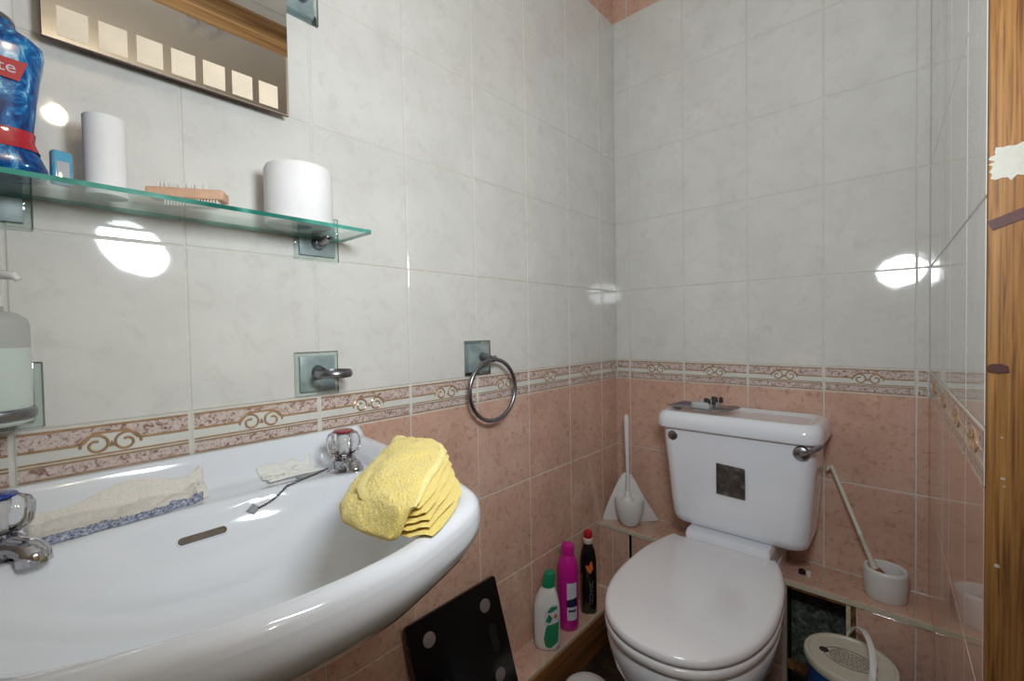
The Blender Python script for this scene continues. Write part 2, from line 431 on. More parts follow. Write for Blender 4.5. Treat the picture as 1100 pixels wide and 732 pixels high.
mb.build('paint_speck', post)
mb = MB(); mb.box((.8835, -1.60, 1.205+H), (.96, -.801, 1.268+H), 'pine_head', .003)
tag(mb.build('trim_2'), kind='structure')
mb = MB(); mb.box((.885, -1.60, 0), (.96, -1.56, 1.205+H), 'pine', .003)
tag(mb.build('trim_3'), kind='structure')

# ---------------------------------------------------------------- ledges
BL = -.146       # front of the boxing at the back wall
LZ = -.50
mb = MB(); X, Y, Z = Vector((1, 0, 0)), Vector((0, 1, 0)), Vector((0, 0, 1))
def box_(lo, hi, mat): mb.box((lo[0], lo[1], lo[2]+H), (hi[0], hi[1], hi[2]+H), mat)
box_((.0, BL-.002, LZ-.012), (.869, -.0005, LZ-.001), 'off_white_trim')
for u0, u1 in ((.002, .0568), (.0568, .256), (.256, .4524), (.4524, .6463), (.6463, .8385), (.8385, .868)):
    tile_at(mb, Vector((0, BL+.004, LZ-.001+H)), X, Y, Z, u0, u1, 0, -BL-.006, 'pink_tile')
for u0, u1 in ((.0, .118), (.128, .572), (.7295, .869)):
    box_((u0, BL+.004, -.845), (u1, BL+.02, LZ-.012), 'grout_pink')
    cs = sorted([u0, u1]+[c for c in XC if u0+.01 < c < u1-.01])
    for a, c in zip(cs[:-1], cs[1:]):
        for z0, z1 in ((-.845, -.745), (-.745, LZ-.013)):
            tile_at(mb, Vector((0, BL+.004, H)), X, Z, -Y, a, c, z0, z1, 'pink_tile')
box_((.118, BL+.0045, -.845), (.128, BL+.02, LZ-.012), 'gap_black')  # flush black strip, its colour stands for the shade inside an open gap
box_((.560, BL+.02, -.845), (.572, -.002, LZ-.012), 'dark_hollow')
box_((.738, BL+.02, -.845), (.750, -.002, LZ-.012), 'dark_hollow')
box_((.572, -.03, -.845), (.738, -.002, LZ-.012), 'niche_stone')
box_((.572, BL+.006, -.845), (.5795, BL+.02, LZ-.012), 'off_white_trim')
box_((.5795, BL+.01, -.745), (.7305, BL+.022, -.725), 'ledge_wood')
box_((.718, BL+.004, -.845), (.7295, BL+.02, LZ-.012), 'ledge_wood')
box_((.709, BL+.006, -.845), (.718, BL+.02, LZ-.012), 'off_white_trim')
box_((.5795, BL+.006, LZ-.022), (.709, BL+.02, LZ-.012), 'ledge_wood')
tag(mb.build('trim_4', angle=20), kind='structure')
mb = MB()
box_((0, -1.9, -.845), (.078, BL+.003, -.7266), 'grout_pink')
box_((.078, -1.9, -.845), (.093, BL+.003, -.735), 'ledge_wood')
box_((.078, -1.9, -.735), (.088, BL+.003, -.7266), 'off_white_trim')
ys = [.148]+YC[2:-1]
for a, c in zip(ys[:-1], ys[1:]):
    tile_at(mb, Vector((.0015, 0, -.7266+H)), -Y, X, Z, a+.006, c+.006, 0, .085, 'pink_tile')
tag(mb.build('trim_5', angle=20), kind='structure')

# ---------------------------------------------------------------- washbasin
BY = -1.335
basin = thing('washbasin', 'large glossy white ceramic washbasin with a hot and a cold tap below the glass shelf', 'washbasin', (0, BY, 0))
half = [(0.0022, .281), (.08, .275), (.20, .256), (.33, .230), (.405, .213), (.443, .193), (.468, .158), (.490, .10), (.503, .05), (.507, 0)]
hp = catmull([(a, c, 0) for a, c in half], 7)
outl = [(p.x, p.y) for p in hp]+[(p.x, -p.y) for p in hp[::-1][1:]]
NW = 50
for k in range(1, NW): outl.append((.0022, -.281+.562*k/NW))
OA = np.array(outl); NO = len(OA)
LEFT = 1.16
OA[:, 1] = np.where(OA[:, 1] < 0, OA[:, 1]*LEFT, OA[:, 1])
nrm = []
for k in range(NO):
    d = OA[(k+1) % NO]-OA[k-1]; nn = np.array([d[1], -d[0]]); nn /= np.linalg.norm(nn)+1e-9
    if nn @ (OA[k]-np.array([.22, 0])) < 0: nn = -nn
    nrm.append(nn)
nrm = np.array(nrm)
def dist_out(p, front=True):
    a = OA; b2 = np.roll(OA, -1, 0); ab = b2-a; t = np.clip(((p-a)*ab).sum(1)/((ab**2).sum(1)+1e-12), 0, 1)
    dd = np.hypot(*(p-(a+ab*t[:, None])).T); return dd.min()
def basin_h(x, y):
    v = abs(y) if y > 0 else abs(y)/LEFT; dw = x-.0022
    side = dist_out(np.array([x, y]))
    # deck level with raised margin
    wall_up = 1-sstep(dw, .010, .032)
    d_side = side if dw > side+1e-6 else 9
    marg = 1-sstep(side, .016, .05) if d_side < 9 else 0
    frontness = sstep(x, .10, .26)
    lvl = -.052+.030*frontness
    z = lvl+(-.014-lvl)*marg
    z = z+(.002-z)*wall_up
    z = z-.004*sstep(x, .03, .06)*(1-sstep(x, .07, .1))*(1 if v < .2 else 0)
    # bowl
    cx, ax = .284, .192
    k = 1-.16*sstep(x, .15, .46)
    q = (abs(x-cx)/ax)**2.3+(v/(.232*k))**2.2
    if q < 1.15:
        prof = -.132*(1-min(1, q))**.80 if q < 1 else 0
        # soft shoulder
        w_ = sstep(q, 1.15, .86)
        zb = lvl-.006+prof
        z = z*(1-w_)+min(z, zb)*w_
    # rounded outer edge
    if side < .014:
        e = 1-side/.014; z -= .014*(1-math.sqrt(max(0, 1-e*e)))*(1 if d_side < 9 else .25)
    return z
rings = []
cen = np.array([.28, 0.])
NR = 74
for i in range(NR):
    s_ = 1-(i/(NR-1))*.985
    if i < 16: s_ = 1-i*.0055
    else: s_ = (1-15*.0055)*(1-(i-15)/(NR-15)*.99)
    ring = []
    for k in range(NO):
        p = cen+(OA[k]-cen)*s_
        ring.append((p[0], p[1], basin_h(p[0], p[1])+H))
    rings.append(ring)
mb = MB(); mb.loft(rings, 'ceramic', False, True)
sk = [(.0008, -.034), (.0010, -.042), (-.002, -.052), (-.012, -.068), (-.030, -.086), (-.055, -.106), (-.092, -.132), (-.135, -.155), (-.19, -.175)]
r2 = [rings[0]]
for off, z in sk:
    ring = []
    for k in range(NO):
        if OA[k][0] < .003 and -.28*LEFT < OA[k][1] < .28:
            sc = 1+off/.281*.9; ring.append((.0022, OA[k][1]*sc, z+H))
        else:
            p = OA[k]+nrm[k]*max(off, -.02)
            if off < -.02: p = np.array([.17, 0])+(p-np.array([.17, 0]))*(1+(off+.02)/.33)
            wx = OA[k][0]/.513
            yy = OA[k][1]*(1+off/.281*.9) if wx < .2 else p[1]
            bl = sstep(OA[k][0], .0, .2); yy = OA[k][1]*(1+off/.281*.9)*(1-bl)+p[1]*bl
            ring.append((max(.0022, OA[k][0]*(1-bl)+p[0]*bl), yy, z+H))
    r2.append(ring)
mb.loft(r2, 'ceramic', False, True)
mb.build('bowl', basin, angle=60)
# overflow slot: dark recessed slot with a rim, laid on the back slope of the bowl
def slope_at(x, y):
    e = .002; zx = (basin_h(x+e, y)-basin_h(x-e, y))/(2*e); return basin_h(x, y), zx
sx_ = .098
for _ in range(60):
    if basin_h(sx_, -.013) > -.090: sx_ += .0005
z_, zx = slope_at(sx_, -.013)
N_ = Vector((-zx, 0, 1)).normalized(); T_ = Vector((N_.z, 0, -N_.x)); Yv = Vector((0, 1, 0))
mb = MB(); C0 = Vector((sx_, -.013, z_+H))
def stadium(L_, r, h, n=10):
    out = []
    for sg, a0 in ((1, -PI/2), (-1, PI/2)):
        for k in range(n+1):
            a = a0+PI*k/n; out.append(C0+Yv*(sg*(L_-r)+r*math.cos(a))+T_*(r*math.sin(a))+N_*h)
    return out
mb.loft([stadium(.0305, .0066, .0002), stadium(.030, .0062, .0030), stadium(.0285, .0050, .0030)], 'ceramic', False, False)
mb.loft([stadium(.0285, .0050, .0030), stadium(.028, .0047, .0024)], 'slot_brown', False, True)
mb.build('overflow_slot', basin)
mb = MB(); mb.lathe([(.012, -.0035), (.022, -.003), (.024, 0), (.02, .002), (.0, .002)], 'chrome', (.29, 0, basin_h(.29, 0)+H+.001), 28); mb.build('waste_outlet', basin)
mb = MB(); mb.lathe([(.12, 0), (.115, .03), (.085, .1), (.075, .3), (.085, .5), (.11, .58), (.13, .64)], 'ceramic', (.16, 0, 0), 36, sx=.9); mb.build('pedestal', basin)
def tap(dy, capmat, label, aim, SPL):
    r = thing('tap', None, None, (.098, dy, H-.056)); r.parent = basin; r['label'] = label; r.scale = (1.25, 1.25, 1.0)
    for k in ('category',):
        if k in r: del r[k]
    mb = MB()
    mb.lathe([(.022, 0), (.022, .004), (.0175, .006), (.014, .009), (.0135, .016), (.0155, .02), (.0165, .024), (.013, .028), (.0105, .031)], 'chrome', n=28)
    # spout towards the bowl
    dx, dyv = math.cos(aim), math.sin(aim)
    pts = [(dx*q, dyv*q, z) for q, z in ((.0, .014), (.02, .016), (.045, .0175), (.068, .017), (.082, .012), (.087, .003))]
    mb.tube([(p[0]*SPL, p[1]*SPL, p[2]) for p in catmull(pts, 5)], [.0115]*10+[.0105]*10+[.0115]*6, 'chrome', 16)
    mb.build('spout', r)
    mb = MB(); n = 64; rings = []
    for rr, z in ((.0115, .031), (.017, .0335), (.0205, .040), (.0215, .050), (.0215, .059), (.019, .0665), (.0135, .0705)):
        rings.append([(rr*(1+.085*math.cos(8*2*PI*k/n))*math.cos(2*PI*k/n), rr*(1+.085*math.cos(8*2*PI*k/n))*math.sin(2*PI*k/n), z) for k in range(n)])
    mb.loft(rings, 'acrylic'); mb.build('tap_head', r, angle=50)
    mb = MB(); mb.lathe([(.0065, .0315), (.0065, .05), (.009, .055), (.009, .068)], 'spindle_white', n=20); mb.build('spindle', r)
    mb = MB(); mb.lathe([(.0125, .0702), (.0132, .072), (.0125, .0735), (.006, .0745)], capmat, n=24); mb.build('tap_cap', r)
    return r
tap(.198, 'red_clear', 'clear faceted tap with a red cap beside the yellow towel', .1, .30)
tap(-.196, 'blue_clear', 'clear faceted tap with a blue cap at the left edge', .56, .45)

# ---------------------------------------------------------------- toilet
TX = .457
wc = thing('toilet', 'white close-coupled toilet with its lid closed against the back wall', 'toilet', (TX, 0, 0))
cis = MB()
def rr_ring(x0, x1, y0, y1, z, r, n=6): return [((x0+x1)/2+a, (y0+y1)/2+c, z+H) for a, c in rrect((x1-x0)/2, (y1-y0)/2, r, n)]
prof = [(-.403, .150, -.160, .004), (-.401, .160, -.182, .004), (-.392, .169, -.193, .004), (-.375, .174, -.197, .004), (-.33, .179, -.199, .003), (-.25, .186, -.2, .002), (-.16, .195, -.203, 0), (-.112, .198, -.204, 0)]
cis.loft([rr_ring(-h_+_*.5, h_+_*1.5, y0, -.012, z, min(.035, h_*.3), 8) for z, h_, y0, _ in prof], 'ceramic')
cistern = cis.build('cistern', wc, angle=60)
lid = MB()
LP = [(.205, -.212, -.115), (.211, -.218, -.113), (.212, -.2195, -.109), (.2115, -.219, -.088), (.209, -.215, -.077), (.203, -.208, -.069), (.195, -.200, -.0660), (.186, -.186, -.067), (.178, -.172, -.0735), (.165, -.162, -.0745)]
rings = []
for i, (hx, y0, z) in enumerate(LP):
    yb = -.008 if i < 6 else (-.014 if i == 6 else (-.028 if i == 7 else -.036 if i == 8 else -.045))
    rings.append(rr_ring(-hx, hx, y0, yb, z, .04 if i < 6 else .03, 8))
lid.loft(rings, 'ceramic'); lid.build('cistern_lid', cistern, angle=60)
mb = MB(); mb.lathe([(.0185, 0), (.0185, .005), (.016, .009), (.008, .012)], 'worn_chrome', (.168, -.2035, -.136+H), 28, axis='y')
for i in range(len(mb.v)): x, y, z = mb.v[i]; mb.v[i] = (x, -.2035-(y+.2035), z)
mb.tube(catmull([(.168, -.213, -.136+H), (.180, -.2185, -.131+H), (.195, -.226, -.121+H), (.210, -.232, -.109+H), (.213, -.233, -.106+H)], 5), [.0058]*14+[.0050]*7, 'worn_chrome', 12)
mb.build('flush_lever', cistern)
mb = MB(); mb.lathe([(.0145, 0), (.0145, .0014), (.013, .0022)], 'worn_chrome', (-.160, 0, 0), 24, axis='y')
for i in range(len(mb.v)): x, y, z = mb.v[i]; mb.v[i] = (x, -.2025-y, z-.138+H)
mb.build('blanking_cap', cistern)
mb = MB()
def fy(z): return -.2-(.0035 if z > -.2 else .0015)-.0004
xz_plate(mb, [(-.036, -.199+H), (.035, -.203+H), (.0375, -.207+H), (.0375, -.2865+H), (-.036, -.2845+H)], -.2055, -.2000, 'sticker')
s_ = mb.build('sticker', cistern); s_['label'] = 'worn dark square sticker'; s_.rotation_euler = (0, 0, 0)
# pan, seat, lid
ROT = .04
def seat_outline(hw, y_back, y_tip, hb, n=44, grow=0.):
    """D shape: flat back half-width hb at y_back, widest hw, round tip; local frame with hinge axis at y=-.235"""
    pts = []
    ym = -.47
    for k in range(n+1):                       # front half, superellipse from right to left
        a = PI*k/n; c_, s2 = math.cos(a), math.sin(a)
        q = 2/2.25
        pts.append(((hw+grow)*math.copysign(abs(c_)**q, c_), ym-((-y_tip+ym)+grow)*abs(s2)**q))
    L_ = [(-hw-grow, ym), (-hw*.985-grow, ym+.07), (-hw*.93-grow, ym+.14), (-hb-.02-grow*.9, y_back-.012), (-hb-.006-grow*.7, y_back-.001+grow*.7), (-hb+.01, y_back+grow)]
    l = [(p.x, p.y) for p in catmull([(a, c, 0) for a, c in L_], 5)][1:]
    r = [(-a, c) for a, c in l[::-1]]
    m_ = [(-hb+.01+(2*hb-.02)*k/8, y_back+grow) for k in range(1, 8)]
    pts = pts+l+m_+r[:-1] if True else pts
    c, s = math.cos(ROT), math.sin(ROT); out = []
    for x, y in pts:
        yy = y+.235; out.append((x*c-yy*s-.017, x*s+yy*c-.220))
    return out
def ring3(o, z): return [(x, y, z+H) for x, y in o]
def slab_rings(g0, zt, zb, rr=.008):
    A = lambda g: seat_outline(.176, -.238, -.742, .122, grow=g)
    rs = []
    for g, z in ((g0-.012, zb), (g0-.003, zb+.001), (g0, zb+.004), (g0, zt-rr), (g0-.002, zt-rr*.45), (g0-.006, zt-rr*.12), (g0-.014, zt)): rs.append(ring3(A(g), z))
    cx_ = -.008; last = rs[-1]
    for f_, dz in ((.8, .001), (.5, .0018), (.2, .002), (.02, .002)): rs.append([(cx_+(x-cx_)*f_, -.47+(y+.47)*f_, z+dz) for x, y, z in last])
    return rs
mb = MB(); mb.loft(slab_rings(0, -.421, -.442, .011), 'seat_plastic'); mb.build('lid', wc, angle=60)
mb = MB(); mb.loft(slab_rings(.0, -.4435, -.464, .005), 'seat_plastic'); mb.build('seat', wc, angle=60)
mb = MB(); A = lambda g: seat_outline(.172, -.23, -.735, .118, grow=g)
rs = []
for g, z, yo, fx in ((-.003, -.4655, 0, 1), (.0, -.470, 0, 1), (0, -.495, 0, 1), (-.008, -.53, 0, 1), (-.022, -.57, .01, .98), (-.042, -.62, .025, .92), (-.058, -.68, .04, .85), (-.066, -.75, .05, .8), (-.064, -.82, .05, .82), (-.058, -.8449, .05, .84)):
    rs.append([(x*fx, y+yo, z+H) for x, y in A(g)])
mb.loft(rs, 'ceramic')
mb.loft([rr_ring(-.130, .104, -.25, -.016, z, .015) for z in (-.50, -.4655)], 'ceramic')
mb.loft([rr_ring(-.118, .102, -.228, -.016, z, .01) for z in (-.4655, -.418, -.4115)]+[rr_ring(-.114, .098, -.224, -.02, -.4015, .01)], 'ceramic')
mb.build('pan', wc, angle=60)
for sx in (-1, 1):
    mb = MB(); mb.lathe([(.009, -.018), (.009, .018)], 'seat_plastic', (sx*.075-.018, -.228, -.432+H), 16, axis='x'); mb.build('hinge', wc)

# ---------------------------------------------------------------- wall fittings
def glass_plate(mb, y, z, s=.041, x=0.0018):
    mb.box((x, y-s, z-s+H), (x+.006, y+s, z+s+H), 'plate_glass', .0012)
    mb.box((x, y-s*.80, z-s*.80+H), (x+.0075, y+s*.80, z+s*.80+H), 'plate_back', .0006)
def plate_part(parent, y, z, s=.041):
    mb = MB(); glass_plate(mb, y, z, s); return mb.build('glass_plate', parent)
# towel ring
tr = thing('towel_ring', 'round steel towel ring hanging empty from a square glass plate', 'towel ring')
plate_part(tr, -.7235, .116, .044)
mb = MB(); mb.tube([(.009, -.712, .118+H), (.03, -.708, .117+H), (.040, -.706, .113+H)], [.012, .0075, .008], 'brushed_metal', 16)
mb.tube([(.041, -.714, .113+H), (.041, -.698, .113+H)], .0085, 'brushed_metal', 16); mb.build('mount', tr)
mb = MB(); R_ = .0775
cyr, czr = -.7055, .034
mb.tube([(.041+.004*math.sin(2*PI*k/72), cyr+R_*math.sin(2*PI*k/72), czr+R_*math.cos(2*PI*k/72)+H) for k in range(72)], .0052, 'brushed_metal', 12, closed=True)
mb.build('ring', tr, angle=80)
def band_ring(mb, cy, cz, cx, R, hh, tk, mat='brushed_metal'):
    prof = [(R, -hh), (R+tk*.7, -hh*.7), (R+tk, 0), (R+tk*.7, hh*.7), (R, hh), (R-tk*.3, 0), (R, -hh)]
    mb.lathe(prof, mat, (cx, cy, cz+H), 56, caps=(False, False))
th = thing('tumbler_holder', 'small empty steel cup ring on a square glass plate between shelf and basin', 'cup holder')
plate_part(th, -1.137, .111, .0405)
mb = MB(); mb.tube([(.009, -1.137, .113+H), (.022, -1.134, .113+H)], [.014, .009], 'brushed_metal', 18)
band_ring(mb, -1.128, .112, .052, .0295, .0065, .0028); mb.build('holder_ring', th)
sd = thing('soap_dispenser_holder', 'square glass plate with a steel ring that holds the soap dispenser at the left edge', 'soap holder')
plate_part(sd, -1.531, .114, .0415)
mb = MB(); mb.tube([(.009, -1.535, .100+H), (.024, -1.535, .100+H)], [.014, .009], 'brushed_metal', 18)
band_ring(mb, -1.534, .100, .064, .0352, .0065, .003); mb.build('holder_ring', sd)
dp = thing('soap_dispenser', 'frosted glass soap dispenser half full of pale green soap, white pump', 'soap dispenser', (.064, -1.534, .088+H))
mb = MB(); mb.lathe([(.0, 0), (.030, 0), (.0338, .003), (.034, .01), (.034, .087)], 'frosted_soap', n=48, caps=(False, False)); mb.build('soap_bottle', dp)
mb = MB(); mb.lathe([(.034, .087), (.034, .112), (.032, .120), (.026, .126), (.014, .129), (.014, .134)], 'frosted_empty', n=48, caps=(False, True)); mb.build('clear_top', dp)
mb = MB(); mb.lathe([(.0145, .134), (.0145, .145), (.006, .147), (.0045, .149), (.0045, .160), (.0105, .162), (.0105, .172), (.008, .174)], 'white_plastic', n=28)
mb.tube([(0, 0, .169), (.014, .014, .169), (.022, .023, .1675), (.0235, .026, .163)], [.006, .0055, .0045, .003], 'white_plastic', 12); mb.build('pump', dp)

# glass shelf
SZ = .362
sh = thing('glass_shelf', 'long clear glass shelf with green edges held by two square glass brackets', 'shelf')
mb = MB(); pts = rrect(.0565, .27, .006, 4)
xc, yc_ = .0685, -1.357
def shr(dx, z): return [(xc+x*(1-dx/.0565), yc_+y*(1-dx/.27), z+H) for x, y in pts]
mb.loft([shr(0, SZ-.003), shr(0, SZ+.003)], 'glass_edge', False, False)
mb.loft([shr(.0008, SZ-.003)], 'shelf_glass', False, True); mb.loft([shr(.0008, SZ+.003)], 'shelf_glass', False, True)
mb.build('glass_pane', sh)
for yb in (-1.131, -1.534):
    br = bpy.data.objects.new('bracket', None); COL.objects.link(br); br.parent = sh
    mb = MB(); glass_plate(mb, yb, .3625, .0415, .0018); mb.build('glass_plate', br)
    mb = MB(); mb.tube([(.009, yb, SZ-.010+H), (.022, yb, SZ-.010+H)], [.013, .009], 'worn_chrome', 18)
    mb.tube([(.014, yb, SZ-.0085+H), (.04, yb, SZ-.0085+H), (.052, yb, SZ-.006+H)], [.008, .0065, .004], 'worn_chrome', 14)
    mb.lathe([(.012, -.0012), (.012, .0012)], 'worn_chrome', (.045, yb, SZ-.0045+H), 20); mb.build('clip', br)

# mirror
mr = thing('wall_mirror', 'rectangular wall mirror with seven frosted squares along its chipped bottom edge', 'mirror')
my0, my1, mz0, mz1 = -1.480, -1.186, .559, 1.13
MXB = .0315
mb = MB(); mb.box((MXB-.004, my0, mz0+H), (MXB, my1, mz1+H), 'mirror_edge', .0006)
mb.build('backing', mr)
mb = MB(); mb.box((MXB+.0001, my0+.0005, mz0+.0008+H), (MXB+.003, my1-.0005, mz1+H), 'mirror_silver'); mb.build('mirror_glass', mr)
for (y0, z0) in ((my0+.02, mz0+.03), (my1-.02, mz0+.03), (my0+.02, mz1-.03), (my1-.02, mz1-.03)):
    mb = MB(); mb.lathe([(.008, .0), (.008, .0255)], 'white_plastic', (.0022, y0, z0+H), 14, axis='x'); mb.build('spacer', mr)
for k in range(7):
    y0 = -1.466+k*.0387
    mb = MB(); mb.box((MXB+.0031, y0, mz0+.006+H), (MXB+.0036, y0+.0290, mz0+.0425+H), 'frosted'); mb.build('frosted_square', mr)
up = thing('glass_wall_plate', 'square glass plate with a dark knob high up beside the mirror', 'wall fitting')
plate_part(up, -1.165, .803, .0475)
mb = MB(); mb.lathe([(.012, 0), (.010, .012), (.013, .02), (.011, .028), (.0, .03)], 'worn_chrome', (.009, -1.150, .795+H), 24, axis='x', caps=(True, False)); mb.build('knob', up)

# ---------------------------------------------------------------- things on the shelf
TOP = SZ+.0031+H
mw = thing('mouthwash_bottle', 'big blue mouthwash bottle with a red band and white cap on the glass shelf', 'bottle', (.086, -1.529, TOP), .0)
mw.scale = (1, 1, .97)
mb = MB()
def orr(w2, d2, z, n=8): return [(x, y, z) for x, y in rrect(d2, w2, min(d2, w2)*.55, n)]
pf = [(.0400, .030, 0), (.0475, .0345, .003), (.0478, .035, .008), (.0405, .033, .026), (.0365, .031, .036), (.0375, .031, .05), (.041, .032, .085), (.045, .033, .12), (.0480, .034, .137), (.0470, .034, .146), (.040, .0315, .153), (.031, .027, .159), (.0275, .0255, .163), (.0265, .0250, .168)]
mb.loft([orr(a, c, z) for a, c, z in pf], 'mouthwash'); mb.build('bottle_body', mw, angle=60)
mb = MB(); mb.loft([orr(.0415*1.0, .0338, .029), orr(.0375, .0322, .040), orr(.0385, .0320, .050)], 'red_plastic', False, False); b_ = mb.build('red_band', mw)
b_.scale = (1.012, 1.012, 1)
b_.location = (0, 0, -.003)
mb = MB(); mb.lathe([(.0262, .166), (.0268, .174), (.0258, .176)], 'brushed_metal', n=30); mb.build('collar', mw)
mb = MB(); mb.lathe([(.0258, .175), (.0258, .215), (.024, .219), (.01, .220)], 'white_plastic', n=30); mb.build('cap', mw)
mb = MB()
P_ = [(-.040, .106), (.0275, .098), (.0345, .120), (-.038, .124)]
vs = [(.0345+h, y, z) for h in (0, .0005) for y, z in P_]
mb.add(vs, [[0, 1, 2, 3], [7, 6, 5, 4], [0, 4, 5, 1], [1, 5, 6, 2], [2, 6, 7, 3], [3, 7, 4, 0]], 'red_plastic'); lb = mb.build('label_panel', mw)
lettering('Colgate', .0175, 'label_white', mw, (.0353, -.0015, .111), (PI/2, 0, PI/2), sx=1.0)
fb = thing('dental_floss', 'small clear blue plastic floss box standing on the glass shelf beside the mouthwash', 'floss box', (.084, -1.470, TOP), .2)
mb = MB(); mb.box((-.006, -.0095, 0), (.006, .0095, .040), 'blue_acrylic', .0035, 3); mb.build('case', fb)
mb = MB(); mb.box((.0055, -.0055, .004), (.0068, .0055, .027), 'dome_plastic', .0005); mb.build('window', fb)
cr = thing('paper_roll', 'tall narrow plain white cylinder standing on the glass shelf', 'roll', (.060, -1.428, TOP))
mb = MB(); mb.lathe([(.0205, 0), (.0213, .001), (.0213, .099), (.0205, .1), (.008, .1), (.008, .096)], 'paper', n=44); mb.build('roll_body', cr)
nb = thing('nail_brush', 'small wooden nail brush with white bristles on both sides lying on the glass shelf', 'brush', (.077, -1.344, TOP), -.55)
mb = MB(); mb.box((-.014, -.046, .0095), (.014, .046, .0235), 'brush_wood', .0025, 3); mb.build('handle', nb)
mb = MB()
for i in range(18):
    for j in range(4):
        y = -.025+.062*i/17; x = -.009+.018*j/3
        mb.tube([(x, y, .0), (x+random.uniform(-.0006, .0006), y, .0105)], .0010, 'bristle', 5)
mb.build('bristles', nb)
mb = MB()
for i in range(12):
    y = -.034+.056*i/11
    for x in (-.006, .0, .006): mb.tube([(x, y, .0225), (x, y+random.uniform(-.001, .001), .0325)], .0006, 'bristle', 5)
mb.build('nail_bristles', nb)
tp = thing('toilet_roll', 'white toilet roll standing at the right end of the glass shelf', 'toilet roll', (.066, -1.187, TOP))
mb = MB(); pr = []
for k in range(40): pr.append(0)
mb.lathe([(.019, .0), (.0495, .0), (.0520, .003), (.0522, .05), (.0520, .088), (.0495, .0935), (.021, .0925), (.019, .090)], 'paper', n=72, caps=(False, False)); mb.build('paper', tp, angle=60)
mb = MB(); mb.lathe([(.019, .002), (.019, .0915), (.0175, .0915), (.0175, .002), (.019, .002)], 'cardboard', n=30, caps=(False, False)); mb.build('core', tp)

# ---------------------------------------------------------------- things on the basin
BZ = lambda x, y: basin_h(x, y-BY)+H
# yellow towel folded over the right side of the basin
def point_in(q):
    x, y = q; c = False
    for k in range(NO):
        x1, y1 = OA[k]; x2, y2 = OA[k-1]
        if (y1 > y) != (y2 > y) and x < (x2-x1)*(y-y1)/(y2-y1)+x1: c = not c
    return c
def lerp_t(tab, u):
    if u <= tab[0][0]: return tab[0][1]
    for (a, va), (c, vc) in zip(tab[:-1], tab[1:]):
        if u <= c: return va+(vc-va)*(u-a)/(c-a)
    return tab[-1][1]
TC = Vector((.335, -1.18, 0)); TU = Vector((.78, -.62, 0)).normalized(); TV = Vector((-TU.y, TU.x, 0))
V_LO = [(-.170, -.022), (-.155, -.040), (-.12, -.056), (-.03, -.068), (.04, -.070), (.085, -.058), (.125, -.032), (.165, .002)]
V_FOLD = [(-.170, -.010), (-.155, .006), (-.12, .030), (-.06, .056), (-.03, .062), (.165, .026)]
BUMP = [(-.10, 0), (-.03, .006), (.02, .020), (.06, .030), (.10, .030), (.15, .020), (.17, .014)]
def t_surf(u, v, h):
    p = TC+TU*u+TV*v; q = np.array([p.x, p.y-BY])
    g = basin_h(p.x, p.y-BY) if point_in(q) else -.018-min(.03, dist_out(q)*.8)
    sup = -.016-.16*max(0, .02-v)
    return Vector((p.x, p.y, max(g, sup)+h+H))
def t_patch(mb, ulo, uhi, v0f, v1f, h0f, h1f, mat, seedv, nn, rough, terry, pale=None):
    top, bot = [], []
    for i in range(nn[0]+1):
        s = i/nn[0]; u = ulo+(uhi-ulo)*s; rt, rb = [], []
        for j in range(nn[1]+1):
            t = j/nn[1]; a, c = v0f(u), v1f(u); v = a+(c-a)*t
            e = min(1, min(s, 1-s)*(uhi-ulo)/.014); e2 = min(1, min(t, 1-t)*abs(c-a)/.010)
            b_ = math.sqrt(max(0, 1-(1-e)**2))*math.sqrt(max(0, 1-(1-e2)**2))
            hm = (h0f(u, t)+h1f(u, t))/2; ht = (h1f(u, t)-h0f(u, t))/2
            nz = rough*noise.noise(Vector((u*28, v*28, seedv)))+terry*noise.noise(Vector((u*420, v*420, seedv)))
            rt.append(t_surf(u, v, hm+ht*b_+nz*b_)); rb.append(t_surf(u, v, hm-ht*b_))
        top.append(rt); bot.append(rb)
    for g_, gr in enumerate((top, bot)):
        vs = [p for r_ in gr for p in r_]; f1, f2 = [], []
        for i in range(nn[0]):
            for j in range(nn[1]):
                a = i*(nn[1]+1)+j; f = [a, a+1, a+nn[1]+2, a+nn[1]+1]
                (f2 if pale and pale(i/nn[0], j/nn[1]) else f1).append(f if g_ == 0 else f[::-1])
        mb.add(vs, f1, mat)
        if f2: mb.add(vs, f2, 'towel_pale')
tw = thing('face_towel', 'folded yellow terry towel draped over the right corner of the basin', 'towel')
mb = MB()
for L_ in range(5):
    fr = (5-L_)/5; h0 = .0015+.0058*L_
    t_patch(mb, -.135, .163-.003*L_, lambda u: lerp_t(V_LO, u)+.02, lambda u, fr=fr, L_=L_: lerp_t(V_FOLD, u)+lerp_t(BUMP, u)*fr+.0015*math.sin(u*60+L_*2),
            lambda u, t, h0=h0: h0, lambda u, t, h0=h0: h0+.0056, 'towel_yellow', L_*3.1, (60, 26), .0012, .0006)
t_patch(mb, -.170, .165, lambda u: lerp_t(V_LO, u), lambda u: lerp_t(V_FOLD, u)+.001*math.sin(u*50), lambda u, t: .0015+.027*sstep(t, .35, .85),
        lambda u, t: (.016+.021*sstep(t, 0, .45))*(1-.25*sstep(-u, .08, .17)), 'towel_yellow', 9.7, (200, 120), .0045, .0018, lambda s, t: t > .93 or s < .13+.05*t)
mb.build('towel_cloth', tw, angle=80)
